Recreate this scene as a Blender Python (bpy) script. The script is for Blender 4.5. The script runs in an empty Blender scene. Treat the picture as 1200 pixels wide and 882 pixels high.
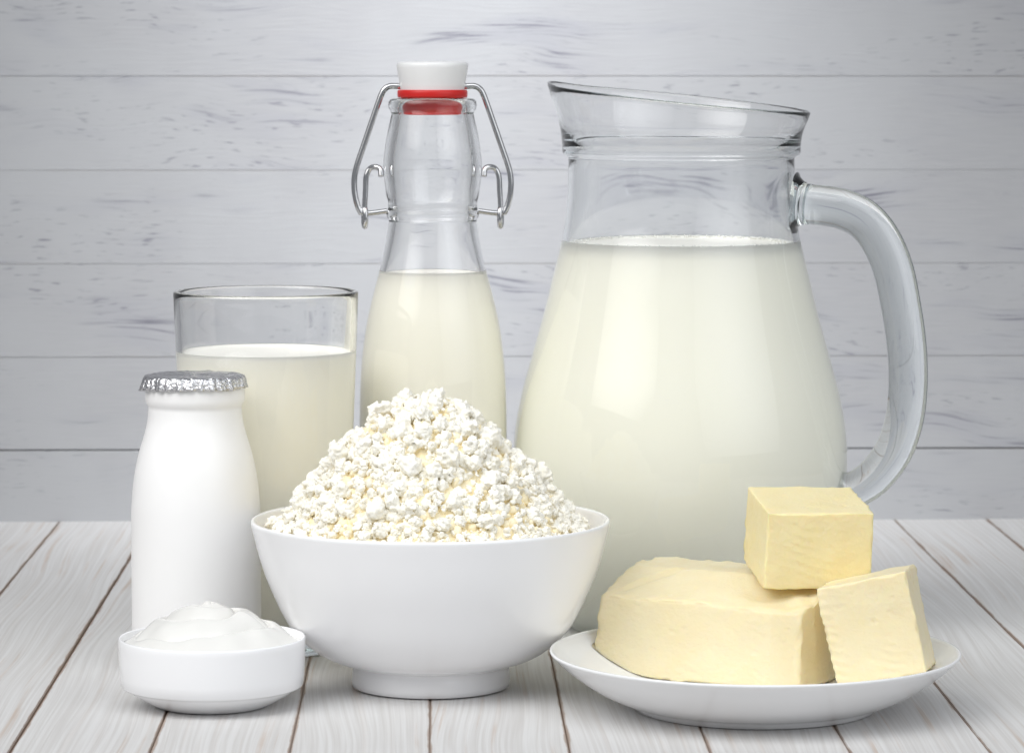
import bpy, bmesh, math, random
from mathutils import Vector, Matrix, noise, Euler

# ------------------------------------------------------------------ camera, world, lights
W, H_IMG, F = 1200.0, 882.0, 4150.0          # photograph size and focal length in its pixels
EYE = 0.28                                   # eye height above the table top (m)
sc = bpy.context.scene
COL = sc.collection

cam_d = bpy.data.cameras.new("camera")
cam = bpy.data.objects.new("camera", cam_d)
COL.objects.link(cam)
cam_d.sensor_width = 36.0
cam_d.lens = 36.0 * F / W
cam_d.clip_start = 0.05
cam_d.clip_end = 50
YAW = math.atan2(90.0, F)
PITCH = math.atan2(363.0, F)
cam.location = (0, 0, EYE)
cam.rotation_euler = (math.pi / 2 - PITCH, 0, -YAW)
cam_d.dof.use_dof = True
cam_d.dof.focus_distance = 1.60
cam_d.dof.aperture_fstop = 26.0
sc.camera = cam

world = bpy.data.worlds.new("World")
sc.world = world
world.use_nodes = True
bg = world.node_tree.nodes["Background"]
bg.inputs[0].default_value = (0.91, 0.945, 1.0, 1)
bg.inputs[1].default_value = 0.29


def softbox(name, target, az, dist, height, w, h, power, color=(1, 1, 1), spread=180):
    """studio softbox at an azimuth (degrees, left of the line to the camera) round the set"""
    a = math.radians(az)
    t = Vector(target)
    p = t + Vector((-math.sin(a) * dist, -math.cos(a) * dist, 0))
    p.z = height
    ld = bpy.data.lights.new(name, 'AREA')
    ld.shape = 'RECTANGLE'
    ld.size, ld.size_y = w, h
    ld.energy = power
    ld.color = color
    ld.spread = math.radians(spread)
    o = bpy.data.objects.new(name, ld)
    COL.objects.link(o)
    o.location = p
    o.rotation_euler = (t - p).to_track_quat('-Z', 'Y').to_euler()
    return o


SET = (0.06, 1.70, 0.10)
softbox("key_softbox", (0.02, 1.46, 0.06), 54, 1.05, 1.05, 1.4, 1.2, 3.8, (1.0, 0.99, 0.97), 66)
softbox("fill_softbox", (0.10, 1.55, 0.06), -44, 1.5, 0.75, 1.9, 1.3, 2.3, (0.955, 0.98, 1.0), 75)
softbox("overhead_softbox", (0.06, 1.50, 0.05), 0, 0.75, 1.45, 2.0, 1.2, 3.8, (0.965, 0.985, 1.0), 80)
softbox("top_softbox", (0.02, 2.18, 0.20), 3, 0.34, 0.80, 0.3, 0.2, 0.70, (0.965, 0.975, 1), 52)

sc.view_settings.view_transform = 'Standard'
sc.view_settings.look = 'None'
sc.view_settings.exposure = 0.0
sc.view_settings.gamma = 1.0
sc.view_settings.use_curve_mapping = False
cy = sc.cycles
cy.use_denoising = True
cy.max_bounces = 32
cy.transmission_bounces = 16
cy.glossy_bounces = 8
cy.diffuse_bounces = 14
cy.transparent_max_bounces = 16
cy.caustics_refractive = True
cy.caustics_reflective = True
cy.sample_clamp_indirect = 6.0
cy.blur_glossy = 0.0

# ------------------------------------------------------------------ pixel helpers (real positions from measured pixels)
RCAM = cam.rotation_euler.to_matrix()


def ray(px, py):
    return RCAM @ Vector(((px - W / 2) / F, (H_IMG / 2 - py) / F, -1.0))


def at(px, py, depth):
    """world point seen at a photo pixel, at distance `depth` along the table"""
    r = ray(px, py)
    return Vector((0, 0, EYE)) + r * (depth / r.y)


def on(px, py, z=0.0):
    """world point seen at a photo pixel, at height z"""
    r = ray(px, py)
    return Vector((0, 0, EYE)) + r * ((z - EYE) / r.z)


# ------------------------------------------------------------------ object helpers
def link(name, me, mat=None, parent=None, loc=None, rot=None, smooth=True):
    o = bpy.data.objects.new(name, me)
    COL.objects.link(o)
    if mat and not me.materials:
        me.materials.append(mat)
    if parent:
        o.parent = parent
    if loc is not None:
        o.location = loc
    if rot is not None:
        o.rotation_euler = rot
    if smooth:
        me.polygons.foreach_set("use_smooth", [True] * len(me.polygons))
    return o


def thing(name, label, cat, loc=(0, 0, 0), rot=(0, 0, 0), group=None):
    o = bpy.data.objects.new(name, None)
    COL.objects.link(o)
    o.empty_display_size = 0.02
    o.location = loc
    o.rotation_euler = rot
    tag(o, label, cat, group)
    return o


def tag(o, label, cat, group=None):
    o["label"] = label
    o["category"] = cat
    if group:
        o["group"] = group
    return o


def mesh(name, verts, faces):
    me = bpy.data.meshes.new(name)
    me.from_pydata([tuple(v) for v in verts], [], faces)
    me.validate()
    me.update()
    return me


def fix_normals(me):
    bm = bmesh.new()
    bm.from_mesh(me)
    bmesh.ops.recalc_face_normals(bm, faces=bm.faces)
    bm.to_mesh(me)
    bm.free()


def spline(pts, n=8):
    """Catmull-Rom through (r, z) or (x, y, z) points, n steps per span"""
    P = [Vector(p) for p in pts]
    P = [P[0] * 2 - P[1]] + P + [P[-1] * 2 - P[-2]]
    out = []
    for i in range(1, len(P) - 2):
        a, b, c, d = P[i - 1:i + 3]
        for k in range(n):
            t = k / n
            out.append(0.5 * ((2 * b) + (c - a) * t + (2 * a - 5 * b + 4 * c - d) * t * t + (3 * b - a - 3 * c + d) * t ** 3))
    out.append(P[-2])
    return out


def lathe(name, prof, segs=96, deform=None):
    """prof: list of (r, z); r==0 at an end makes a pole"""
    V, Fc, rings = [], [], []
    for (r, z) in prof:
        if r < 1e-7:
            rings.append([len(V)])
            V.append(Vector((0, 0, z)))
        else:
            ring = []
            for i in range(segs):
                a = 2 * math.pi * i / segs
                ring.append(len(V))
                V.append(Vector((r * math.cos(a), r * math.sin(a), z)))
            rings.append(ring)
    for A, B in zip(rings, rings[1:]):
        if len(A) == 1 and len(B) == 1:
            continue
        for i in range(segs):
            j = (i + 1) % segs
            if len(A) == 1:
                Fc.append((A[0], B[j], B[i]))
            elif len(B) == 1:
                Fc.append((A[i], A[j], B[0]))
            else:
                Fc.append((A[i], A[j], B[j], B[i]))
    if deform:
        V = [deform(v) for v in V]
    me = mesh(name, V, Fc)
    fix_normals(me)
    return me


def tube(name, pts, rad, segs=16, caps=True, n=8, smooth_path=True, power=2.0, flat=1.0):
    """round tube along a path; rad is a number or a list (one per input point)"""
    if not isinstance(rad, (list, tuple)):
        rad = [rad] * len(pts)
    ext = [tuple(p) + (r,) for p, r in zip(pts, rad)]
    if smooth_path:
        P = [Vector(p[:3]) for p in ext]
        path = spline([tuple(p) for p in P], n)
        rr = [v[0] for v in spline([(r, 0, 0) for r in rad], n)]
    else:
        path, rr = [Vector(p) for p in pts], list(rad)
    V, Fc = [], []
    T0 = (path[1] - path[0]).normalized()
    up = Vector((0, 0, 1)) if abs(T0.z) < 0.9 else Vector((0, 1, 0))
    N = (up - T0 * up.dot(T0)).normalized()
    for i, p in enumerate(path):
        T = (path[min(i + 1, len(path) - 1)] - path[max(i - 1, 0)]).normalized()
        N = (N - T * N.dot(T)).normalized()
        B = T.cross(N)
        for k in range(segs):
            a = 2 * math.pi * k / segs
            ca, sa = math.cos(a), math.sin(a)
            ex = 2.0 / power
            V.append(p + (N * math.copysign(abs(ca) ** ex, ca) + B * flat * math.copysign(abs(sa) ** ex, sa)) * rr[i])
    for i in range(len(path) - 1):
        for k in range(segs):
            k2 = (k + 1) % segs
            Fc.append((i * segs + k, i * segs + k2, (i + 1) * segs + k2, (i + 1) * segs + k))
    if caps:
        Fc.append(tuple(range(segs)))
        b = (len(path) - 1) * segs
        Fc.append(tuple(b + k for k in range(segs)))
    me = mesh(name, V, Fc)
    fix_normals(me)
    return me


def box_mesh(name, bev=0.0, size=(1, 1, 1), segs=2):
    bm = bmesh.new()
    bmesh.ops.create_cube(bm, size=1)
    bmesh.ops.scale(bm, vec=size, verts=bm.verts)
    if bev:
        bmesh.ops.bevel(bm, geom=list(bm.edges), offset=bev, segments=segs, affect='EDGES', profile=0.5)
    me = bpy.data.meshes.new(name)
    bm.to_mesh(me)
    bm.free()
    return me


# ------------------------------------------------------------------ materials
class NT:
    def __init__(self, name):
        self.m = bpy.data.materials.new(name)
        self.m.use_nodes = True
        self.t = self.m.node_tree
        self.p = self.t.nodes["Principled BSDF"]
        self.out = self.t.nodes["Material Output"]

    def n(self, typ, **kw):
        x = self.t.nodes.new(typ)
        for k, v in kw.items():
            setattr(x, k, v)
        return x

    def l(self, a, b):
        self.t.links.new(a, b)

    def val(self, sock, v):
        if hasattr(v, "node"):
            self.l(v, sock)
        else:
            sock.default_value = v

    def math(self, op, a, b=0.0, c=None, clamp=False):
        x = self.n("ShaderNodeMath", operation=op, use_clamp=clamp)
        self.val(x.inputs[0], a)
        self.val(x.inputs[1], b)
        if c is not None:
            self.val(x.inputs[2], c)
        return x.outputs[0]

    def vmath(self, op, a, b):
        x = self.n("ShaderNodeVectorMath", operation=op)
        self.val(x.inputs[0], a)
        self.val(x.inputs[1], b)
        return x.outputs[0]

    def noise(self, vec, scale=1.0, detail=3.0, rough=0.55, dist=0.0):
        x = self.n("ShaderNodeTexNoise")
        self.l(vec, x.inputs["Vector"])
        x.inputs["Scale"].default_value = scale
        x.inputs["Detail"].default_value = detail
        x.inputs["Roughness"].default_value = rough
        x.inputs["Distortion"].default_value = dist
        return x.outputs["Fac"]

    def step(self, v, lo, hi, out0=0.0, out1=1.0):
        x = self.n("ShaderNodeMapRange", interpolation_type='SMOOTHSTEP')
        self.val(x.inputs[0], v)
        for i, q in enumerate((lo, hi, out0, out1)):
            x.inputs[1 + i].default_value = q
        return x.outputs[0]

    def mix(self, fac, a, b):
        x = self.n("ShaderNodeMix", data_type='RGBA')
        self.val(x.inputs[0], fac)
        for s, v in ((x.inputs[6], a), (x.inputs[7], b)):
            if hasattr(v, "node"):
                self.l(v, s)
            else:
                s.default_value = (*v, 1)
        return x.outputs[2]

    def bump(self, height, strength=0.3, distance=0.001):
        x = self.n("ShaderNodeBump")
        x.inputs["Strength"].default_value = strength
        x.inputs["Distance"].default_value = distance
        self.l(height, x.inputs["Height"])
        self.l(x.outputs[0], self.p.inputs["Normal"])

    def set(self, **kw):
        for k, v in kw.items():
            s = self.p.inputs[k.replace("_", " ")]
            if hasattr(v, "node"):
                self.l(v, s)
            else:
                s.default_value = (*v, 1) if isinstance(v, tuple) and len(v) == 3 and s.type == 'RGBA' else v
        return self


def mat_ceramic(name, col, rough=0.12, coat=0.0, relief=0.05):
    m = NT(name)
    pos = m.n("ShaderNodeNewGeometry").outputs["Position"]
    v = m.noise(pos, 35, 3)
    c = m.mix(v, col, tuple(x * 0.965 for x in col))
    m.set(Base_Color=c, Roughness=m.step(m.noise(pos, 160, 4), 0.2, 0.8, rough * 0.8, rough * 1.3), IOR=1.5)
    if coat:
        m.set(Coat_Weight=coat, Coat_Roughness=0.05)
    if relief:
        m.bump(m.noise(pos, 60, 2), relief, 0.0006)
    return m.m


def mat_sss(name, col, col2, weight, radius, scale, rough, spec=0.5, nscale=40, bump=0.15, bscale=300):
    m = NT(name)
    pos = m.n("ShaderNodeNewGeometry").outputs["Position"]
    c = m.mix(m.step(m.noise(pos, nscale, 4), 0.35, 0.65), col, col2)
    m.set(Base_Color=c, Subsurface_Weight=weight, Subsurface_Radius=radius, Subsurface_Scale=scale,
          Roughness=rough, Specular_IOR_Level=spec, IOR=1.4)
    if bump:
        m.bump(m.noise(pos, bscale, 4), bump, 0.0008)
    return m.m


def mat_glass(name, tint, density, rough=0.0, ior=1.5):
    m = NT(name)
    t = m.t
    t.nodes.remove(m.p)
    g = t.nodes.new("ShaderNodeBsdfGlass")
    g.inputs["Color"].default_value = (1, 1, 1, 1)
    g.inputs["Roughness"].default_value = rough
    g.inputs["IOR"].default_value = ior
    t.links.new(g.outputs[0], m.out.inputs["Surface"])
    if density:
        a = t.nodes.new("ShaderNodeVolumeAbsorption")
        a.inputs["Color"].default_value = (*tint, 1)
        a.inputs["Density"].default_value = density
        t.links.new(a.outputs[0], m.out.inputs["Volume"])
    return m.m


def mat_painted_wall():
    m = NT("white_painted_wood_wall")
    pos = m.n("ShaderNodeNewGeometry").outputs["Position"]
    rnd = m.n("ShaderNodeObjectInfo").outputs["Random"]
    sep = m.n("ShaderNodeSeparateXYZ")
    m.l(pos, sep.inputs[0])
    x, z = sep.outputs[0], sep.outputs[2]
    off = m.math('MULTIPLY', rnd, 37.0)
    warp = m.n("ShaderNodeCombineXYZ")
    m.l(m.math('ADD', m.math('MULTIPLY', x, 7.0), off), warp.inputs[0])
    m.l(m.math('MULTIPLY', z, 16.0), warp.inputs[2])
    wn = m.noise(warp.outputs[0], 1.0, 2.0)
    zz = m.math('ADD', z, m.math('MULTIPLY', m.math('SUBTRACT', wn, 0.5), 0.035))
    gv = m.n("ShaderNodeCombineXYZ")
    m.l(m.math('ADD', m.math('MULTIPLY', x, 15.0), off), gv.inputs[0])
    m.l(m.math('MULTIPLY', zz, 520.0), gv.inputs[2])
    grain = m.noise(gv.outputs[0], 1.0, 4.0, 0.6)
    pv = m.n("ShaderNodeCombineXYZ")
    m.l(m.math('ADD', m.math('MULTIPLY', x, 9.0), m.math('MULTIPLY', off, 2.0)), pv.inputs[0])
    m.l(m.math('MULTIPLY', zz, 42.0), pv.inputs[2])
    patch = m.noise(pv.outputs[0], 1.0, 2.5, 0.5)
    wear = m.math('MULTIPLY', m.step(grain, 0.52, 0.63), m.step(patch, 0.54, 0.67))
    # short dry-brush ticks where the paint missed the pores
    tv = m.n("ShaderNodeCombineXYZ")
    m.l(m.math('ADD', m.math('MULTIPLY', x, 75.0), off), tv.inputs[0])
    m.l(m.math('MULTIPLY', zz, 700.0), tv.inputs[2])
    tick = m.noise(tv.outputs[0], 1.0, 2.0, 0.5)
    patch2 = m.noise(pv.outputs[0], 0.55, 2.0, 0.5)
    wear2 = m.math('MULTIPLY', m.step(tick, 0.60, 0.70), m.step(patch2, 0.46, 0.60))
    wear = m.math('MAXIMUM', wear, m.math('MULTIPLY', wear2, 0.8))
    bv = m.n("ShaderNodeCombineXYZ")
    m.l(m.math('MULTIPLY', x, 40.0), bv.inputs[0])
    m.l(m.math('MULTIPLY', z, 800.0), bv.inputs[2])
    brush = m.noise(bv.outputs[0], 1.0, 2.0)
    cloud = m.noise(pos, 9.0, 3.0)
    base = m.mix(m.step(brush, 0.3, 0.7), (0.405, 0.408, 0.425), (0.43, 0.433, 0.446))
    base = m.mix(m.step(cloud, 0.35, 0.65), base, (0.445, 0.452, 0.467))
    base = m.mix(m.math('MULTIPLY', m.step(patch, 0.5, 0.72), 0.45), base, (0.36, 0.364, 0.405))
    c = m.mix(m.math('MULTIPLY', wear, 0.95), base, (0.19, 0.19, 0.225))
    # bare wood along some plank edges
    ls = m.n("ShaderNodeSeparateXYZ")
    m.l(m.n("ShaderNodeTexCoord").outputs["Object"], ls.inputs[0])
    ed = m.step(m.math('ABSOLUTE', ls.outputs[2]), 0.486, 0.498)
    ed = m.math('MULTIPLY', ed, m.step(m.noise(warp.outputs[0], 1.3, 3.0), 0.48, 0.62))
    c = m.mix(m.math('MULTIPLY', ed, 0.3), c, (0.30, 0.265, 0.24))
    m.set(Base_Color=c, Roughness=0.62, Specular_IOR_Level=0.3)
    h = m.math('ADD', m.math('MULTIPLY', grain, -1.0), m.math('MULTIPLY', brush, 0.5))
    m.bump(h, 0.25, 0.0006)
    return m.m


def mat_washed_table():
    m = NT("whitewashed_wood_table")
    pos = m.n("ShaderNodeNewGeometry").outputs["Position"]
    rnd = m.n("ShaderNodeObjectInfo").outputs["Random"]
    loc = m.n("ShaderNodeTexCoord").outputs["Object"]
    ls = m.n("ShaderNodeSeparateXYZ")
    m.l(loc, ls.inputs[0])
    sep = m.n("ShaderNodeSeparateXYZ")
    m.l(pos, sep.inputs[0])
    x, y = sep.outputs[0], sep.outputs[1]
    off = m.math('MULTIPLY', rnd, 53.0)
    wv = m.n("ShaderNodeCombineXYZ")
    m.l(m.math('MULTIPLY', x, 12.0), wv.inputs[0])
    m.l(m.math('ADD', m.math('MULTIPLY', y, 3.2), off), wv.inputs[1])
    wn = m.noise(wv.outputs[0], 1.0, 1.0)
    xx = m.math('ADD', x, m.math('MULTIPLY', m.math('SUBTRACT', wn, 0.5), 0.024))
    gv = m.n("ShaderNodeCombineXYZ")
    m.l(m.math('ADD', m.math('MULTIPLY', xx, 240.0), off), gv.inputs[0])
    m.l(m.math('MULTIPLY', y, 2.2), gv.inputs[1])
    grain = m.noise(gv.outputs[0], 1.0, 5.0, 0.65)
    fv = m.n("ShaderNodeCombineXYZ")
    m.l(m.math('ADD', m.math('MULTIPLY', xx, 620.0), off), fv.inputs[0])
    m.l(m.math('MULTIPLY', y, 5.0), fv.inputs[1])
    fine = m.noise(fv.outputs[0], 1.0, 2.0, 0.6)
    pv = m.n("ShaderNodeCombineXYZ")
    m.l(m.math('MULTIPLY', x, 24.0), pv.inputs[0])
    m.l(m.math('ADD', m.math('MULTIPLY', y, 9.0), off), pv.inputs[1])
    patch = m.noise(pv.outputs[0], 1.0, 3.0, 0.55)
    base = m.mix(m.step(fine, 0.3, 0.7), (0.54, 0.528, 0.518), (0.63, 0.627, 0.625))
    wear = m.math('MULTIPLY', m.step(grain, 0.53, 0.66), m.step(patch, 0.45, 0.68, 0.10, 0.6))
    c = m.mix(wear, base, (0.43, 0.315, 0.235))
    # wash worn off along the plank edges
    e = m.math('ABSOLUTE', ls.outputs[0])
    ev = m.noise(pv.outputs[0], 3.0, 3.0)
    edge = m.step(m.math('ADD', e, m.math('MULTIPLY', m.math('SUBTRACT', ev, 0.5), 0.05)), 0.480, 0.497)
    c = m.mix(m.math('MULTIPLY', edge, 0.8), c, (0.30, 0.21, 0.155))
    m.set(Base_Color=c, Roughness=0.58, Specular_IOR_Level=0.3)
    h = m.math('ADD', m.math('MULTIPLY', grain, -0.8), m.math('MULTIPLY', fine, 0.6))
    m.bump(h, 0.35, 0.0006)
    return m.m


def mat_plain(name, col, rough=0.5, metal=0.0, bump=0.0, bscale=200):
    m = NT(name)
    pos = m.n("ShaderNodeNewGeometry").outputs["Position"]
    v = m.noise(pos, bscale * 0.3, 3)
    m.set(Base_Color=m.mix(v, col, tuple(x * 0.9 for x in col)), Roughness=rough, Metallic=metal)
    if bump:
        m.bump(m.noise(pos, bscale, 4), bump, 0.001)
    return m.m


M = {}
M['wall'] = mat_painted_wall()
M['table'] = mat_washed_table()
M['under'] = mat_plain("dark_brown_wood", (0.33, 0.235, 0.175), 0.8)
M['underwall'] = mat_plain("grey_wood_gap", (0.34, 0.30, 0.27), 0.8)
M['bowl'] = mat_ceramic("white_porcelain_bowl", (0.87, 0.872, 0.885), 0.16)
M['dish'] = mat_ceramic("white_porcelain_dish", (0.87, 0.872, 0.885), 0.14)
M['plate'] = mat_ceramic("white_porcelain_plate", (0.84, 0.845, 0.855), 0.15)
M['jar'] = mat_ceramic("opal_white_jar", (0.91, 0.905, 0.90), 0.34, relief=0)
M['stopper'] = mat_ceramic("white_porcelain_stopper", (0.84, 0.84, 0.84), 0.18)
M['red'] = mat_plain("red_rubber", (0.62, 0.015, 0.012), 0.38)
M['steel'] = mat_plain("bright_steel_wire", (0.62, 0.62, 0.63), 0.16, 1.0)
M['milk'] = mat_sss("milk", (0.942, 0.926, 0.865), (0.942, 0.926, 0.86), 0.0, (1.0, 0.85, 0.5), 0.012, 0.3, 0.0, bump=0)
M['jugglass'] = mat_glass("pale_teal_jug_glass", (0.42, 0.70, 0.74), 7)
M['glass'] = mat_glass("clear_glass", (0.5, 0.75, 0.75), 3)
M['froth'] = mat_plain("milk_froth", (0.90, 0.89, 0.85), 0.3)
M['cream'] = mat_sss("sour_cream", (0.74, 0.735, 0.71), (0.73, 0.72, 0.695), 0.0, (1.0, 0.8, 0.5), 0.003, 0.24, 0.5, bump=0.05)
M['curd'] = mat_sss("curd_white", (0.93, 0.912, 0.85), (0.92, 0.892, 0.80), 0.0, (1.0, 0.8, 0.5), 0.003, 0.55, 0.1, nscale=160, bump=0.2, bscale=1400)
M['curdmass'] = mat_sss("curd_warm_bounce", (0.94, 0.86, 0.65), (0.93, 0.82, 0.55), 0.0, (1.0, 0.7, 0.35), 0.0015, 0.5, 0.35, nscale=160, bump=0.4, bscale=900)  # warm glow of the crevices put into the base colour
M['butter'] = mat_sss("butter_pale", (0.79, 0.705, 0.48), (0.78, 0.685, 0.445), 0.5, (1.0, 0.7, 0.25), 0.004, 0.40, 0.45, nscale=45, bump=0.5, bscale=420)
M['butteryellow'] = mat_sss("butter_yellow", (0.84, 0.735, 0.435), (0.83, 0.715, 0.40), 0.5, (1.0, 0.7, 0.25), 0.004, 0.38, 0.45, nscale=45, bump=0.5, bscale=420)

# ------------------------------------------------------------------ the setting: plank table and plank wall
rng = random.Random(7)
WALL_Y = 2.18
tabletop = bpy.data.objects.new("tabletop", None)
COL.objects.link(tabletop)
tabletop["kind"] = "structure"
under = link("underside_board", box_mesh("underside_board"), M['under'], tabletop, (0.06, 1.62, -0.0066), smooth=False)
under.scale = (1.7, 1.15, 0.01)
PW = 0.0575
pl = box_mesh("plank")
# unit plank with softly rounded long edges; scaled per plank, so the bevel is cut at real size
bm = bmesh.new()
bmesh.ops.create_cube(bm, size=1)
bmesh.ops.scale(bm, vec=(PW, 1, 0.018), verts=bm.verts)
bmesh.ops.bevel(bm, geom=[e for e in bm.edges if abs((e.verts[0].co - e.verts[1].co).y) > 0.9], offset=0.0004, segments=2, affect='EDGES')
bmesh.ops.scale(bm, vec=(1 / PW, 1, 1 / 0.018), verts=bm.verts)
bm.to_mesh(pl)
bm.free()
gap = {-4: 0.0010, -3: 0.0006, -2: 0.0002, -1: 0.0002, 0: 0.0005, 1: 0.0003, 2: 0.0003, 3: 0.0005, 4: 0.0007}
for k in range(-11, 15):
    xl, xr = 0.0549 + (k - 1) * PW, 0.0549 + k * PW          # seam k is the right edge of plank k
    gl, gr = gap.get(k - 1, 0.0007), gap.get(k, 0.0007)
    w = PW - gl / 2 - gr / 2
    o = link("plank", pl, M['table'], tabletop, ((xl + gl / 2 + xr - gr / 2) / 2, 1.62, -0.009 - rng.random() * 0.0005), smooth=False)
    o.scale = (w, 1.14, 0.018)
    o.rotation_euler = (0, rng.uniform(-0.003, 0.003), 0)

wall = bpy.data.objects.new("wall", None)
COL.objects.link(wall)
wall["kind"] = "structure"
back = link("backing_board", box_mesh("backing_board"), M['underwall'], wall, (0.06, WALL_Y + 0.0245, 0.24), smooth=False)
back.scale = (1.7, 0.01, 0.62)
fill = link("paint_filler", box_mesh("paint_filler"), M['wall'], wall, (0.06, WALL_Y + 0.0071, 0.24), smooth=False)
fill.scale = (1.7, 0.01, 0.36)
wm = bpy.data.meshes.new("wall_plank")
bm = bmesh.new()
bmesh.ops.create_cube(bm, size=1)
bmesh.ops.scale(bm, vec=(1, 0.018, PW), verts=bm.verts)
bmesh.ops.bevel(bm, geom=[e for e in bm.edges if abs((e.verts[0].co - e.verts[1].co).x) > 0.9], offset=0.00015, segments=2, affect='EDGES')
bmesh.ops.scale(bm, vec=(1, 1 / 0.018, 1 / PW), verts=bm.verts)
bm.to_mesh(wm)
bm.free()
wgap = {0: 0.0008, 1: 0.0002, 2: 0.00008, 3: 0.00003, 4: 0.0002, 5: 0.0001}
wback = {-1: 0.0, 0: 0.0009, 1: 0.00085, 2: 0.0008, 3: 0.0008, 4: 0.00075, 5: 0.0008}
for k in range(-1, 8):
    zt = 0.0441 + (k + 1) * PW
    zb = zt - PW
    gt, gb = wgap.get(k + 1, 0.0005), wgap.get(k, 0.0005)
    if k == -1:
        zb = -0.011
        gb = 0
    o = link("plank", wm, M['wall'], wall, (0.06, WALL_Y + 0.009 + wback.get(k, 0.001), (zt - gt / 2 + zb + gb / 2) / 2), smooth=False)
    o.scale = (1.7, 0.018, zt - zb - gt / 2 - gb / 2)
    o.rotation_euler = (rng.uniform(-0.002, 0.002), 0, 0)

# ------------------------------------------------------------------ footed bowl of cottage cheese
D_BOWL = 1.603
bowl_loc = on(505, 803, 0)
bowl_loc.z = 0.0


def prof_out(pts, base):
    return [Vector((p[0], p[1])) for p in spline([(r, z, 0) for r, z in pts], base)]


outer = prof_out([(0.0352, 0.0105), (0.047, 0.0140), (0.0570, 0.0207), (0.0650, 0.0301), (0.0722, 0.0451), (0.0765, 0.0567), (0.0800, 0.0700), (0.0812, 0.0752)], 6)
inner = prof_out([(0.0790, 0.0756), (0.0772, 0.0690), (0.0735, 0.0560), (0.0690, 0.0450), (0.0615, 0.0310), (0.0500, 0.0195), (0.0300, 0.0135), (0.0, 0.0125)], 6)
prof = [(0, 0.0030), (0.0310, 0.0028), (0.0330, 0.0006), (0.0345, 0.0), (0.0356, 0.0006), (0.0361, 0.003), (0.0357, 0.0075), (0.0350, 0.0095)]
prof += [(v.x, v.y) for v in outer] + [(0.0811, 0.0760), (0.0804, 0.0765), (0.0796, 0.0763)] + [(max(v.x, 0), v.y) for v in inner]
bowl = link("bowl", lathe("bowl", prof, 128), M['bowl'], None, bowl_loc)
tag(bowl, "large white footed porcelain bowl heaped with crumbly cottage cheese", "bowl")

cheese = thing("cottage_cheese", "heap of crumbly white cottage cheese piled high in the footed bowl", "cottage cheese", bowl_loc)
rc = random.Random(21)
PEAK = Vector((-0.0035, 0.0))


def mound(r, a):
    """height of the heap above the table at polar position"""
    R = 0.0745
    t = min(r / R, 1.0)
    pts = [(0.0, 0.1310), (0.10, 0.1305), (0.24, 0.1265), (0.40, 0.1160), (0.56, 0.1040), (0.72, 0.0900), (0.88, 0.0755), (1.0, 0.0680)]
    for (a0, h0), (a1, h1) in zip(pts, pts[1:]):
        if t <= a1:
            h = h0 + (h1 - h0) * (t - a0) / (a1 - a0)
            break
    x, y = r * math.cos(a), r * math.sin(a)
    h += (noise.noise(Vector((x * 55, y * 55, 3.1)))) * 0.0045 * (1 - t * 0.5)
    h += 0.0010 * math.cos(a - 2.6) * t
    return h


V, Fc = [Vector((PEAK.x, PEAK.y, mound(0, 0)))], []
NR, NA = 46, 150
for i in range(1, NR + 1):
    for j in range(NA):
        r, a = 0.0745 * i / NR, 2 * math.pi * j / NA
        p = Vector((r * math.cos(a) + PEAK.x * (1 - i / NR), r * math.sin(a), mound(r, a) - 0.0022))
        n3 = noise.turbulence(p * 240, 3, False) * 0.0030
        V.append(p + Vector((0, 0, -n3 - 0.0015)))
for j in range(NA):
    Fc.append((0, 1 + j, 1 + (j + 1) % NA))
for i in range(NR - 1):
    for j in range(NA):
        b = 1 + i * NA
        j2 = (j + 1) % NA
        Fc.append((b + j, b + NA + j, b + NA + j2, b + j2))


BED = (V, Fc)
V, Fc = [], []


def curd_shape(seed, sub):
    """chunky broken crumb: random facets, then roughened"""
    q = random.Random(seed * 91 + sub)
    planes = []
    for _ in range(11):
        n = Vector((q.gauss(0, 1), q.gauss(0, 1), q.gauss(0, 1))).normalized()
        planes.append((n, q.uniform(0.55, 0.95)))
    o = Vector((seed * 7.3, seed * 3.1, seed * 1.7))
    sx = Vector((q.uniform(0.9, 1.35), q.uniform(0.7, 1.0), q.uniform(0.6, 0.95)))
    bm = bmesh.new()
    bmesh.ops.create_icosphere(bm, subdivisions=sub, radius=1)
    vs = []
    for v in bm.verts:
        d = v.co.normalized()
        f = 1.15
        for n, k in planes:
            c = d.dot(n)
            if c > 0.05:
                f = min(f, k / c)
        f *= 1 + 0.30 * noise.noise(d * 2.6 + o) + 0.20 * noise.noise(d * 6 + o * 2)
        vs.append(Vector((d.x * sx.x, d.y * sx.y, d.z * sx.z)) * f)
    fs = [tuple(v.index for v in f.verts) for f in bm.faces]
    bm.free()
    return vs, fs


small = [curd_shape(i + 1, 2) for i in range(14)]


mid = [curd_shape(i + 60, 3) for i in range(12)]


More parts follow.
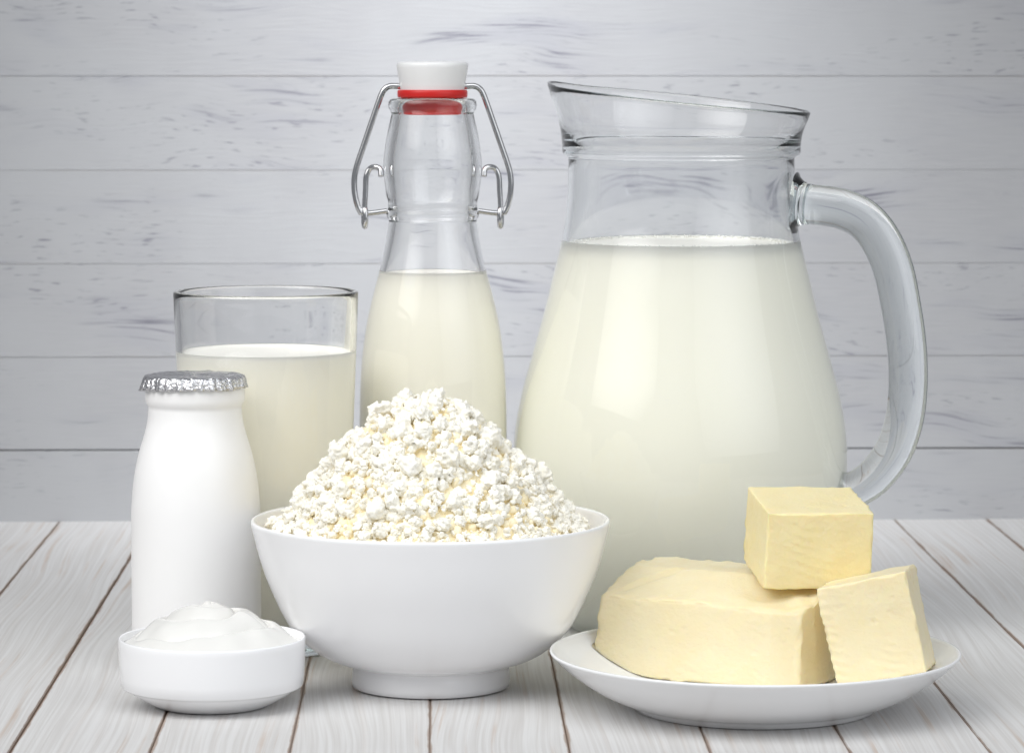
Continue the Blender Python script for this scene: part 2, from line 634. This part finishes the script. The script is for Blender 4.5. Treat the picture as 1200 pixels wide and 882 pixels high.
def clump(seed, voxel=0.065):
    """moist curd lump: chunks fused together by a voxel remesh, then roughened"""
    q = random.Random(seed)
    V, Fc = [], []
    ax = Vector((q.uniform(0.7, 1.2), q.uniform(0.5, 0.9), q.uniform(0.45, 0.8)))
    for i in range(q.randint(9, 14)):
        core = i < 4
        d = Vector((q.gauss(0, 1), q.gauss(0, 1), q.gauss(0, 1))).normalized() * (q.uniform(0.1, 0.5) if core else q.uniform(0.45, 0.85))
        d = Vector((d.x * ax.x, d.y * ax.y, d.z * ax.z))
        vs, fs = q.choice(mid if core else small)
        sc_ = q.uniform(0.38, 0.58) if core else q.uniform(0.14, 0.30)
        rot = Euler((q.random() * 6.3, q.random() * 6.3, q.random() * 6.3)).to_matrix()
        b = len(V)
        V.extend([rot @ v * sc_ + d for v in vs])
        Fc.extend([tuple(b + k for k in f) for f in fs])
    tmp = bpy.data.objects.new("tmp", mesh("tmp", V, Fc))
    COL.objects.link(tmp)
    md = tmp.modifiers.new("fuse", 'REMESH')
    md.mode = 'VOXEL'
    md.voxel_size = voxel
    sm = tmp.modifiers.new("soft", 'SMOOTH')
    sm.factor, sm.iterations = 0.5, 4
    dg = bpy.context.evaluated_depsgraph_get()
    me = bpy.data.meshes.new_from_object(tmp.evaluated_get(dg))
    bpy.data.objects.remove(tmp)
    me.name = "curd"
    me.materials.clear()
    off = Vector((seed * 1.3, seed * 0.7, seed * 2.1))
    for v in me.vertices:
        k = 0.13 * noise.noise(v.co * 4 + off) + 0.05 * noise.noise(v.co * 10 + off)
        v.co = v.co + v.normal * k
    me.update()
    return me


big = [clump(i + 300) for i in range(18)]


def slope_frame(r, a):
    e = 0.002
    p = Vector((r * math.cos(a) + PEAK.x * (1 - r / 0.0745), r * math.sin(a), mound(r, a)))
    pr = Vector(((r + e) * math.cos(a), (r + e) * math.sin(a), mound(r + e, a)))
    nrm = Vector((-(pr.z - p.z) / e * math.cos(a), -(pr.z - p.z) / e * math.sin(a), 1)).normalized()
    return p, nrm


# curd under the lumps; its yellow paints in warm light bounced between curds
V, Fc = BED
for _ in range(1500):
    r = 0.0735 * math.sqrt(rc.random())
    a = rc.uniform(math.pi * 0.9, math.pi * 2.1) if rc.random() < 0.85 else rc.random() * 2 * math.pi
    p, nrm = slope_frame(r, a)
    p = p + nrm * rc.uniform(-0.0042, -0.0016)
    vs, fs = rc.choice(small)
    rot = Euler((rc.random() * 6.3, rc.random() * 6.3, rc.random() * 6.3)).to_matrix() * rc.uniform(0.0016, 0.0032)
    b = len(V)
    V.extend([rot @ v + p for v in vs])
    Fc.extend([tuple(b + i for i in f) for f in fs])
bed = link("curd_bed", mesh("curd_bed", V, Fc), M['curdmass'], cheese)
bed["kind"] = "stuff"
V, Fc = [], []
# second layer of fused lumps between the big ones
low = []
for i in range(10):
    lm = clump(700 + i, 0.14)
    low.append(([v.co.copy() for v in lm.vertices], [tuple(f.vertices) for f in lm.polygons]))
    bpy.data.meshes.remove(lm)
for _ in range(900):
    r = 0.0725 * math.sqrt(rc.random())
    a = rc.uniform(math.pi * 0.92, math.pi * 2.08) if rc.random() < 0.9 else rc.random() * 2 * math.pi
    p, nrm = slope_frame(r, a)
    vs, fs = rc.choice(low)
    s = rc.uniform(0.0028, 0.0048) * (0.75 if r > 0.062 else 1.0)
    p = p + nrm * s * rc.uniform(-0.75, -0.1)
    rot = Euler((rc.random() * 6.3, rc.random() * 6.3, rc.random() * 6.3)).to_matrix() * s
    b = len(V)
    V.extend([rot @ v + p for v in vs])
    Fc.extend([tuple(b + i for i in f) for f in fs])
# loose small crumbs: too many and too fine to pick apart
for _ in range(1500):
    r = 0.0755 * math.sqrt(rc.random())
    a = rc.random() * 2 * math.pi
    if math.sin(a) > 0.45 and r > 0.02 and rc.random() < 0.55:
        continue
    p, nrm = slope_frame(r, a)
    s = rc.choice([0.0005, 0.0007, 0.0010, 0.0013, 0.0017]) * rc.uniform(0.8, 1.2)
    vs, fs = rc.choice(small)
    rot = Euler((rc.random() * 6.3, rc.random() * 6.3, rc.random() * 6.3)).to_matrix()
    p = p + nrm * rc.uniform(-0.0028, 0.0012)
    if math.hypot(p.x, p.y) + s > 0.0768:
        p.x *= 0.0755 / 0.0775
        p.y *= 0.0755 / 0.0775
    b = len(V)
    V.extend([rot @ v * s + p for v in vs])
    Fc.extend([tuple(b + i for i in f) for f in fs])
cm = link("curd_crumbs", mesh("curd_crumbs", V, Fc), M['curd'], cheese)
cm["kind"] = "stuff"
# the lumps one can make out
n_big = 0
placed = []
tries = 0
while n_big < 290 and tries < 20000:
    tries += 1
    r = 0.0735 * math.sqrt(rc.random())
    a = rc.uniform(math.pi * 0.93, math.pi * 2.07) if rc.random() < 0.93 else rc.random() * 2 * math.pi
    p, nrm = slope_frame(r, a)
    s = rc.choice([0.0034, 0.0044, 0.0054, 0.0066, 0.0080]) * rc.uniform(0.9, 1.1) * (0.7 if r > 0.060 else 1.0)
    if any((p - q).length < 0.44 * (s + t) for q, t in placed):
        continue
    placed.append((p, s))
    o = link("curd", rc.choice(big), M['curd'], cheese, p + nrm * s * rc.uniform(-0.15, 0.3), (rc.random() * 6.3, rc.random() * 6.3, rc.random() * 6.3))
    o.scale = (s, s, s)
    n_big += 1

# ------------------------------------------------------------------ low dish of sour cream
dish_loc = on(249, 825, 0)
dish_loc.z = 0
sd = 1.556 / F


def P(px, z):
    return (px * sd, z)


prof = [(0, 0.0012), P(60, 0.0010), P(64, 0.0), P(67, 0.0004), P(78, 0.0026), P(90, 0.0052), P(97.5, 0.0072), P(99.5, 0.0080), P(104.5, 0.0084), P(106.5, 0.0092),
        P(108, 0.014), P(109, 0.020), P(109.6, 0.0275), P(109.6, 0.0296), P(108.8, 0.0303), P(107.4, 0.0304), P(106.2, 0.0297),
        P(105.4, 0.026), P(104, 0.016), P(99, 0.0105), P(85, 0.0065), P(50, 0.0050), (0, 0.0050)]
dish = link("dish", lathe("dish", prof, 112), M['dish'], None, dish_loc)
tag(dish, "small low white porcelain dish holding swirled sour cream", "dish")

R = 0.0397
V, Fc = [], []
NR, NA = 90, 200


def cream_h(x, y):
    # swirl centre a little back of the middle
    cx, cyy = -0.001, 0.004
    dx, dy = x - cx, y - cyy
    r = math.hypot(dx, dy)
    a = math.atan2(dy, dx)
    edge = math.hypot(x, y) / R
    rho = min(r / R, 1.2)
    wob = noise.noise(Vector((x * 60, y * 60, 1.3)))
    u = rho * 3.1 + a / (2 * math.pi) + 0.30 * wob
    fr = u - math.floor(u)
    lobe = math.sin(math.pi * fr ** 0.7) ** 0.5
    dome = 0.0140 * max(0.0, 1 - rho) ** 0.9
    tip = 0.0030 * math.exp(-((dx / 0.0052) ** 2 + ((dy + 0.001) / 0.0042) ** 2) ** 1.5)
    lob = lobe * 0.0056 * max(0.0, 1 - edge ** 3) * min(1.0, rho * 3 + 0.3)
    fold = 0.0020 * math.exp(-(((x - 0.019) / 0.007) ** 2 + ((y + 0.006) / 0.004) ** 2)) - 0.0022 * math.exp(-(((x - 0.020) / 0.005) ** 2 + ((y + 0.001) / 0.003) ** 2))
    low = 0.0012 * noise.noise(Vector((x * 90, y * 90, 7.7)))
    fade = max(0.0, 1 - edge ** 8)
    return 0.0272 + (dome + tip + lob + fold + low) * fade


V.append(Vector((0, 0, cream_h(0, 0))))
for i in range(1, NR + 1):
    for j in range(NA):
        r, a = R * i / NR, 2 * math.pi * j / NA
        x, y = r * math.cos(a), r * math.sin(a)
        V.append(Vector((x, y, cream_h(x, y))))
for j in range(NA):
    Fc.append((0, 1 + j, 1 + (j + 1) % NA))
for i in range(NR - 1):
    b = 1 + i * NA
    for j in range(NA):
        j2 = (j + 1) % NA
        Fc.append((b + j, b + NA + j, b + NA + j2, b + j2))
b = 1 + (NR - 1) * NA
k = len(V)
for j in range(NA):                                    # side down into the dish
    a = 2 * math.pi * j / NA
    V.append(Vector((R * math.cos(a) * 0.985, R * math.sin(a) * 0.985, 0.018)))
for j in range(NA):
    j2 = (j + 1) % NA
    Fc.append((b + j, k + j, k + j2, b + j2))
me = mesh("sour_cream", V, Fc)
fix_normals(me)
cream = link("sour_cream", me, M['cream'], None, dish_loc)
tag(cream, "swirled glossy white sour cream mounded in the small low dish", "sour cream")

# ------------------------------------------------------------------ white jar with foil cap
jar_loc = on(231, 784, 0)
jar_loc.z = 0
sj = jar_loc.y / F


def J(px, py):
    return (px * sj, (784 - py) * sj)


body = [(0, 0.0015), J(62, 783), J(70, 781.5), J(74.5, 775), J(76, 764)]
body += [(v.x, v.y) for v in spline([(*J(76, 750), 0), (*J(76.2, 680), 0), (*J(76, 610), 0), (*J(75, 580), 0), (*J(71.5, 550), 0), (*J(66, 525), 0), (*J(60, 505), 0), (*J(56, 488), 0), (*J(54.5, 472), 0)], 6)]
body += [J(55.5, 469.5), J(57.5, 467), J(58.2, 461), J(58, 451), J(57, 445), J(54, 440), (0, J(0, 440)[1])]
jar = thing("milk_jar", "small white opaque jar with silver foil cap behind the low dish", "jar", jar_loc)
link("jar_body", lathe("jar_body", body, 96), M['jar'], jar)

# crimped foil cap: crinkled top and pleated skirt
V, Fc = [], []
NA = 240
rings = []
rf = random.Random(5)
ph = [rf.uniform(0, 6.28) for _ in range(6)]


def pleat(a):
    return 0.5 * math.sin(a * 29 + ph[0]) + 0.32 * math.sin(a * 47 + ph[1]) + 0.25 * math.sin(a * 13 + ph[2])


ztop = J(0, 434.5)[1]
spec = [(8, 0.0, 0), (16, 0.0, 0), (24, 0, 0), (32, 0, 0), (40, 0, 0), (47, 0, 0), (52, 0, 0.1), (56, -0.5, 0.2), (58.0, -1.3, 0.5), (59.2, -3.4, 1.3), (59.9, -7, 1.9), (60.3, -11, 2.4), (61.2, -14.5, 3.0)]
V.append(Vector((0, 0, ztop)))
for (r, dz, am) in spec:
    ring = []
    for j in range(NA):
        a = 2 * math.pi * j / NA
        flap = max(0.0, math.cos(a - math.pi * 1.02)) ** 6
        rr = (r + am * pleat(a) + (flap * 3.4 * max(0, -dz - 8) / 9)) * sj
        zz = ztop + (dz - (flap * 5.5 + 0.8 * math.sin(a * 5 + ph[3])) * max(0, -dz - 8) / 9) * sj
        if dz > -2:
            zz += (noise.noise(Vector((rr * math.cos(a) * 420, rr * math.sin(a) * 420, 0.4))) * 1.1 + abs(noise.noise(Vector((rr * math.cos(a) * 900, rr * math.sin(a) * 900, 4.4)))) * 0.9) * sj
        ring.append(len(V))
        V.append(Vector((rr * math.cos(a), rr * math.sin(a), zz)))
    rings.append(ring)
for j in range(NA):
    Fc.append((0, rings[0][j], rings[0][(j + 1) % NA]))
for A, B in zip(rings, rings[1:]):
    for j in range(NA):
        j2 = (j + 1) % NA
        Fc.append((A[j], B[j], B[j2], A[j2]))
me = mesh("foil_cap", V, Fc)
fm = NT("crinkled_foil")
fpos = fm.n("ShaderNodeNewGeometry").outputs["Position"]
vor = fm.n("ShaderNodeTexVoronoi", feature='DISTANCE_TO_EDGE')
fm.l(fpos, vor.inputs["Vector"])
vor.inputs["Scale"].default_value = 520
fm.set(Base_Color=(0.72, 0.72, 0.74), Metallic=1.0, Roughness=0.22)
fm.bump(fm.math('ADD', fm.noise(fpos, 900, 3), fm.math('MULTIPLY', vor.outputs["Distance"], 1.2)), 0.5, 0.0012)
cap = link("foil_cap", me, fm.m, jar)
sol = cap.modifiers.new("thickness", 'SOLIDIFY')
sol.thickness = 0.00012
sol.offset = 1

# ------------------------------------------------------------------ tumbler of milk
glass_loc = on(314, 757, 0)
glass_loc.z = 0
sg = glass_loc.y / F


def G(px, py):
    return (px * sg, (757 - py) * sg)


RT, RB = 108.5, 92.0


def grad(py):
    t = (757 - py) / (757 - 336)
    return RB + (RT - RB) * t


po = [G(70, 756.2), G(RB - 4, 757), G(RB - 1.2, 755.8), G(RB, 752)] + [G(grad(y), y) for y in (720, 660, 600, 540, 480, 420, 370, 345)] + [G(RT, 339), G(RT - 0.8, 337), G(RT - 2.6, 336), G(RT - 4.6, 336.2), G(RT - 6, 337.6), G(RT - 6.6, 341)]
pi_ = [G(grad(y) - 7, y) for y in (370, 420, 480, 540, 600, 660, 710)] + [G(RB - 10, 733), G(RB - 18, 739), G(RB - 40, 742), (0, G(0, 742)[1])]
tumbler = link("drinking_glass", lathe("drinking_glass", [(0, G(0, 755)[1])] + po + pi_, 128), M['glass'], None, glass_loc)
tag(tumbler, "straight clear drinking glass nearly full of milk behind the white jar", "drinking glass")


def milk_lathe(name, pts, level_r, level_z, label, loc, mat):
    """milk body reaching into the middle of the glass wall, with a meniscus"""
    prof = [(0, pts[0][1])] + pts + [(level_r, level_z), (level_r - 0.0009, level_z - 0.0003), (level_r - 0.0026, level_z - 0.0011), (level_r - 0.006, level_z - 0.0014), (level_r * 0.5, level_z - 0.0014), (0, level_z - 0.0014)]
    o = link(name, lathe(name, prof, 96), mat, None, loc)
    return tag(o, label, "milk")


MY = 406
pts = [G(RB - 40, 741), G(RB - 17, 738), G(RB - 8.5, 731)] + [G(grad(y) - 5.2, y) for y in (710, 660, 600, 540, 480, 430, MY + 6)]
milk_lathe("milk", pts, *G(grad(MY) - 5.2, MY), "creamy milk inside the straight drinking glass", glass_loc, M['milk'])

# ------------------------------------------------------------------ swing-top bottle
bot_loc = on(508, 738, 0)
bot_loc.z = 0
sb = bot_loc.y / F
BY = 738


def B(px, py):
    return (px * sb, (BY - py) * sb)


bpo = [(v.x, v.y) for v in spline([(*B(86.5, 700), 0), (*B(87, 620), 0), (*B(87, 540), 0), (*B(86.5, 470), 0), (*B(84, 420), 0), (*B(78, 375), 0), (*B(69, 336), 0), (*B(61.5, 308), 0), (*B(56, 283), 0), (*B(52.5, 262), 0), (*B(51.5, 254), 0)], 6)]
bpo += [B(52.5, 251), B(54, 249), B(54.3, 246), B(53.2, 243), B(52.2, 238), B(52.2, 232), B(53.2, 228), B(54.2, 225)]
bpo += [(v.x, v.y) for v in spline([(*B(55.5, 215), 0), (*B(57.5, 200), 0), (*B(57.8, 188), 0), (*B(56, 170), 0), (*B(53, 152), 0), (*B(49.5, 136), 0), (*B(48, 129), 0)], 5)]
bpo += [B(49.5, 126), B(51.2, 123), B(51.8, 119), B(51, 114.5), B(49, 112), B(46, 111), B(41, 111), B(38.5, 112.5)]
bpi = [B(37.5, 120), B(38, 132)] + [(v.x, v.y) for v in spline([(*B(41, 150), 0), (*B(45, 175), 0), (*B(46, 195), 0), (*B(43.5, 222), 0), (*B(42.5, 245), 0), (*B(44.5, 265), 0), (*B(49, 287), 0), (*B(55, 311), 0), (*B(62.5, 338), 0), (*B(71.5, 376), 0), (*B(77.5, 420), 0), (*B(80, 470), 0), (*B(80.3, 540), 0), (*B(80.3, 690), 0)], 5)]
bpi += [B(77, 712), B(66, 722), B(30, 717), (0, B(0, 714)[1])]
prof = [(0, B(0, 728)[1]), B(50, 732), B(64, 737.4), B(72, 738), B(80, 735), B(85, 727), B(86.5, 715)] + bpo + bpi
bottle = thing("swing_top_bottle", "tall clear swing-top bottle of milk with white stopper and wire bail", "bottle", bot_loc)
link("glass_body", lathe("glass_body", prof, 128), M['glass'], bottle)

BM = 313
pts = [B(30, 718), B(65, 723.5), B(78, 713)] + [B(82.2, y) for y in (690, 620, 540, 480)] + [B(79.6, 420), B(73.7, 376), B(68.8, 356), B(64.6, 338), B(60.2, 323), B(58.6, BM + 4)]
milk_lathe("milk", pts, *B(57.6, BM), "milk filling the tall swing-top bottle up to its shoulder", bot_loc, M['milk'])

# stopper: porcelain knob, red seal ring above the lip and red cone in the mouth
st = [(0, B(0, 110)[1]), B(30, 110), B(36.5, 109), B(37.2, 104), B(37.6, 100), B(38.4, 95), B(40, 86), B(41.6, 76), B(41.8, 72.5), B(41, 70), B(38.5, 68.8), B(30, 68.2), (0, B(0, 68)[1])]
link("stopper", lathe("stopper", st, 72), M['stopper'], bottle)
rg = [B(37.0, 110.6), B(40.2, 110.4), B(41.0, 108.5), B(41.0, 103.5), B(40.2, 101.4), B(36.0, 101.2)]
seal = link("rubber_seal", lathe("rubber_seal", rg, 72), M['red'], bottle)
rp = [(0, B(0, 131)[1]), B(28, 131), B(31.5, 130), B(33.5, 126), B(35.5, 118), B(36.6, 111), B(36, 110.8), (0, B(0, 110.8)[1])]
link("rubber_plug", lathe("rubber_plug", rp, 72), M['red'], bottle)


def bw(px, py, dy=0.0):
    """bottle-local point at photo pixel offset from the bottle's axis"""
    return Vector(((px - 507) * sb, dy, (BY - py) * sb))


wr = 3.5 * sb
for s in (-1, 1):
    X = lambda q, s=s: 507 + s * q
    # bail: from the stopper's side out, down and hooked round the lever
    pts = [bw(X(34), 97.5), bw(X(42), 97), bw(X(49), 97), bw(X(55), 100), bw(X(60), 108), bw(X(70), 136), bw(X(80), 165), bw(X(88.5), 190), bw(X(91.5), 205), bw(X(91), 222), bw(X(87.5), 237), bw(X(83), 246)]
    link("bail_wire", tube("bail_wire", pts, wr, 14), M['steel'], bottle)
    pts = [bw(X(60), 202, -0.004), bw(X(61), 194, -0.003), bw(X(66), 191, -0.002), bw(X(73), 193), bw(X(77.5), 202), bw(X(78.5), 218), bw(X(79.5), 234), bw(X(80), 248)]
    link("lever_wire", tube("lever_wire", pts, wr * 0.95, 14), M['steel'], bottle)
    # eye where the two wires hook, and the stub running to the neck collar
    eye = []
    for k in range(17):
        a = 2 * math.pi * k / 16
        eye.append(bw(X(79.5) + 1.0 * math.sin(a) * s, 250 - 10.5 * math.cos(a), 4.6 * sb * math.sin(a)))
    link("wire_eye", tube("wire_eye", eye, wr * 0.95, 12, n=3), M['steel'], bottle)
    pts = [bw(X(83), 245.5), bw(X(72), 245), bw(X(60), 243.5), bw(X(53.5), 242.5)]
    link("hinge_wire", tube("hinge_wire", pts, wr * 0.9, 14), M['steel'], bottle)
# ------------------------------------------------------------------ glass jug of milk
jug_loc = on(796, 735, 0)
jug_loc.z = 0
sjug = jug_loc.y / F
JY = 735
TURN = math.radians(-17)


def K(px, py):
    return (px * sjug, (JY - py) * sjug)


jo = [(v.x, v.y) for v in spline([(*K(136, 722), 0), (*K(152, 700), 0), (*K(172, 660), 0), (*K(188, 610), 0), (*K(195.5, 560), 0), (*K(196.5, 525), 0), (*K(193.5, 490), 0), (*K(185.5, 450), 0), (*K(173, 405), 0), (*K(160, 358), 0), (*K(149.5, 315), 0), (*K(141, 280), 0), (*K(135.5, 250), 0), (*K(133, 220), 0), (*K(132.5, 190), 0), (*K(132.5, 180), 0)], 5)]
jo += [K(134, 177.5), K(138, 176), K(139.5, 173), K(139.8, 168), K(139.8, 163), K(140.2, 160)]
rim = [(141.2, 150), (143, 141), (145.5, 132), (148, 124), (149.8, 117), (150.6, 113.5), (150.2, 111.2), (148.8, 110), (147.2, 110.8), (146.2, 114), (144.3, 120), (141.8, 128), (138.8, 138), (136.2, 148), (134, 158)]
jo += [K(*q) for q in rim]
ji = [K(130, 166), K(127, 174)] + [(v.x, v.y) for v in spline([(*K(124.8, 185), 0), (*K(125, 220), 0), (*K(127.5, 250), 0), (*K(133, 281), 0), (*K(141.5, 316), 0), (*K(152, 359), 0), (*K(165, 406), 0), (*K(177.5, 451), 0), (*K(185.5, 491), 0), (*K(188.5, 525), 0), (*K(187.5, 560), 0), (*K(180, 608), 0), (*K(164, 656), 0), (*K(142, 696), 0)], 5)]
ji += [K(120, 714), K(90, 719), K(40, 721), (0, K(0, 721)[1])]
prof = [(0, K(0, 731)[1]), K(100, 732), K(112, 735), K(122, 735), K(130, 731)] + jo + ji


def jug_deform(v):
    z0 = (JY - 162) * sjug
    if v.z > z0 - 0.002:
        z1 = (JY - 111) * sjug
        t = max(0.0, min(1.0, (v.z - z0) / (z1 - z0)))
        r = math.hypot(v.x, v.y)
        a = math.atan2(v.y, v.x)
        c = -math.cos(a)                       # 1 at the spout (local -x)
        sp = math.exp(-((math.pi - abs(a)) / 0.34) ** 2)
        r2 = r + (sp * 9.5 * t ** 1.5) * sjug
        z = v.z + t * (c * 15.5 + sp * 4.5) * sjug
        return Vector((v.x / r * r2, v.y / r * r2, z)) if r > 1e-6 else v
    return v


jug = thing("milk_jug", "big clear glass jug of milk with thick handle and slanted pouring rim", "jug", jug_loc, (0, 0, TURN))
link("glass_body", lathe("glass_body", prof, 160, jug_deform), M['jugglass'], jug)


def hk(px, py):
    """handle point in the jug's own x-z plane"""
    return Vector(((px - 796) * sjug / math.cos(TURN), 0, (JY - py) * sjug))


hp = [(926, 231, 36.0), (930, 231.3, 29.0), (937, 232, 24.6), (946, 232.8, 23.4), (960, 234, 23.3), (982, 238.5, 23.6), (1004, 250, 23.6), (1022, 272, 23.5), (1036, 304, 23.4), (1045, 345, 23.2), (1052, 390, 22.9), (1054.5, 435, 22.6), (1051, 478, 22.4), (1040, 515, 22.2), (1022, 543, 22.0), (1004, 559, 21.6), (990, 565, 21.4), (979, 566, 22.8), (972, 566, 26), (967, 566, 32)]
me = tube("handle", [hk(a, b) for a, b, c in hp], [c * sjug for a, b, c in hp], 56, n=6, power=2.25, flat=0.96)
link("handle", me, M['jugglass'], jug)

KM = 277
pts = [K(40, 722.5), K(90, 721), K(121, 716), K(144, 699)] + [K(166.5, 657), K(182.5, 609), K(190.2, 560), K(191.2, 525), K(188.2, 490.5), K(180.2, 450.5), K(167.8, 405.5), K(154.8, 358.5), K(144.3, 315.5), K(138.5, 293)]
milk_lathe("milk", pts, *K(135.2, KM), "milk filling the big glass jug up to its neck", jug_loc, M['milk'])

jm = bpy.data.objects["milk.002"]
V, Fc = [], []
q = random.Random(77)
lz = K(0, KM)[1] - 0.0006
for _ in range(800):
    a = q.random() * 2 * math.pi
    dens = 0.5 + 0.9 * noise.noise(Vector((math.cos(a) * 2.2, math.sin(a) * 2.2, 0.3)))
    if q.random() > dens + 0.25:
        continue
    rr = q.choice([0.0003, 0.0004, 0.0005, 0.0007])
    rad = K(131.5, 0)[0] - rr - abs(q.gauss(0, 0.0022))
    bm = bmesh.new()
    bmesh.ops.create_icosphere(bm, subdivisions=1, radius=rr)
    b = len(V)
    c = Vector((rad * math.cos(a), rad * math.sin(a), lz + rr * q.uniform(-0.2, 0.5)))
    V.extend([v.co + c for v in bm.verts])
    Fc.extend([tuple(b + v.index for v in f.verts) for f in bm.faces])
    bm.free()
fr_ = link("froth", mesh("froth", V, Fc), M['froth'], jm)
fr_["kind"] = "stuff"

# ------------------------------------------------------------------ plate of butter
plate_loc = on(884, 829, 0)
plate_loc.z = 0
sp_ = plate_loc.y / F
pin_pts = [(0.0, 0.0060), (0.030, 0.0062), (0.052, 0.0072), (0.064, 0.0100), (0.076, 0.0155), (0.0845, 0.0212), (0.0880, 0.0245)]
pout = [(0.0550, 0.0030), (0.0600, 0.0045), (0.0700, 0.0092), (0.0800, 0.0160), (0.0870, 0.0220), (0.0895, 0.0245)]
prof = [(0, 0.0022), (0.0485, 0.0020), (0.0500, 0.0003), (0.0515, 0.0), (0.0530, 0.0006), (0.0542, 0.0022)]
prof += [(v.x, v.y) for v in spline([(r, z, 0) for r, z in pout], 5)] + [(0.0899, 0.0252), (0.0896, 0.0258), (0.0888, 0.0258)]
prof += [(max(v.x, 0), v.y) for v in spline([(r, z, 0) for r, z in reversed(pin_pts)], 5)]
plate = link("plate", lathe("plate", prof, 144), M['plate'], None, plate_loc)
tag(plate, "shallow white porcelain plate carrying three pieces of butter", "plate")


def plate_z(x, y):
    r = math.hypot(x - plate_loc.x, y - plate_loc.y)
    for (a, za), (b, zb) in zip(pin_pts, pin_pts[1:]):
        if r <= b:
            return za + (zb - za) * (r - a) / (b - a)
    return 0.0245


def butter(name, size, div, rad, seed, shape=None, rough=0.0006, ribs=0.25):
    """a hand-cut butter piece: rounded box with knife waviness, pits and a reshaping function"""
    bm = bmesh.new()
    bmesh.ops.create_cube(bm, size=2)
    bmesh.ops.subdivide_edges(bm, edges=list(bm.edges), cuts=div, use_grid_fill=True)
    h = Vector(size) * 0.5
    off = Vector((seed * 11.7, seed * 5.3, seed * 2.9))
    for v in bm.verts:
        p = Vector((v.co.x * h.x, v.co.y * h.y, v.co.z * h.z))
        q = Vector((max(-h.x + rad, min(h.x - rad, p.x)), max(-h.y + rad, min(h.y - rad, p.y)), max(-h.z + rad, min(h.z - rad, p.z))))
        d = p - q
        nrm = d.normalized() if d.length > 1e-9 else Vector((0, 0, 1))
        p = q + nrm * rad
        k = noise.noise(p * 30 + off) * rough * 0.9 + noise.noise(p * 110 + off) * rough * 0.6
        drag = max(0.0, noise.noise(Vector((p.x * 60, p.y * 60, p.z * 25)) + off * 1.7) - 0.05)
        k += math.sin(p.z * 1500 + p.x * 500 + 2.5 * noise.noise(p * 120 + off)) * drag * rough * ribs
        pit = noise.noise(p * 330 + off * 2)
        k -= max(0.0, pit - 0.45) * rough * 2.0
        if (abs(v.co.x) > 0.97) + (abs(v.co.y) > 0.97) + (abs(v.co.z) > 0.97) >= 2:
            k += (noise.noise(p * 190 + off * 3)) * rough * 1.9       # ragged cut edges
        p = p + nrm * k
        v.co = shape(p, nrm) if shape else p
    me = bpy.data.meshes.new(name)
    bm.to_mesh(me)
    bm.free()
    return me


# big block, its long face turned a little to the right
ROT1 = math.radians(-28)
fl = on(691, 783, 0.010)
fr = on(952, 804, 0.010)
ux = Vector((math.cos(ROT1), math.sin(ROT1), 0))
uy = Vector((-math.sin(ROT1), math.cos(ROT1), 0))
L1, Dp, Hh = 0.104, 0.068, 0.0345
c1 = fl + ux * L1 / 2 + uy * Dp / 2
c1.z = 0.0075 + Hh / 2


def shape1(p, nrm):
    p = p.copy()
    hx, hy, hz = L1 / 2, Dp / 2, Hh / 2
    tz = (p.z + hz) / Hh
    # sides lean in towards the top, more on the left
    p.x += tz * (0.0035 if p.x < 0 else -0.0015) * abs(p.x) / hx
    p.y += tz * 0.004 * (1 if p.y < 0 else -0.6) * abs(p.y) / hy
    # scooped corner front right
    dx, dy = (p.x - hx), (p.y + hy)
    d = math.hypot(dx + 0.002, dy + 0.001)
    s = max(0.0, 1 - d / 0.016)
    p.x -= s * 0.004
    p.y += s * 0.003
    # top rises towards the back, dips at the front right; knife strokes over it
    ty = (p.y + hy) / Dp
    p.z += tz * (0.0108 * min(1.0, max(0.0, ty) / 0.5) - 0.0030 * max(0.0, p.x / hx) * (1 - ty))
    if nrm.z > 0.2:
        g = min(1.0, (nrm.z - 0.2) / 0.5)
        w = math.sin((p.x * 0.6 + p.y) * 300 + 4 * noise.noise(p * 45))
        e = max(0.0, 1 - abs(p.y + 0.026 - 0.2 * p.x) / 0.016) * max(0.0, min(1.0, (p.x + 0.015) / 0.03))
        p.z += 0.0007 * w * e * g
        st = (p.x + 0.034) - 0.75 * (p.y + 0.012)
        run = max(0.0, 1 - ((p.y + 0.012) / 0.018) ** 2)
        p.z += g * run * (0.0014 * math.exp(-(st / 0.0014) ** 2) - 0.0010 * math.exp(-((st - 0.0035) / 0.0025) ** 2))
    wpt = c1 + ux * p.x + uy * p.y
    zmin = plate_z(wpt.x, wpt.y) + 0.0003 - c1.z
    if p.z < zmin:
        p.z = zmin
    return p


b1 = link("butter_block", butter("butter_block", (L1, Dp, Hh), 80, 0.0018, 1, shape1, 0.0007), M['butter'], None, c1, (0, 0, ROT1))
tag(b1, "largest butter block lying flat on the white plate", "butter")

# upper cube standing on the block
top_z = c1.z + Hh / 2
c2 = at(947, 629, 1.568)
b2 = link("butter_cube", butter("butter_cube", (0.0480, 0.045, 0.0345), 60, 0.0009, 2, None, 0.0006), M['butteryellow'], None, c2, (math.radians(8.5), math.radians(1.0), math.radians(7)))
tag(b2, "yellow butter cube perched on top of the large butter block", "butter")

# cube leaning on the block at the right
c3 = at(1027.5, 733, 1.530)
b3 = link("butter_cube", butter("butter_cube", (0.0392, 0.0400, 0.0445), 60, 0.0009, 3, None, 0.0008, 0.6), M['butter'], None, c3, (math.radians(-3), math.radians(-13), math.radians(-13)))
tag(b3, "tilted pale butter cube leaning against the block at the plate's right side", "butter")
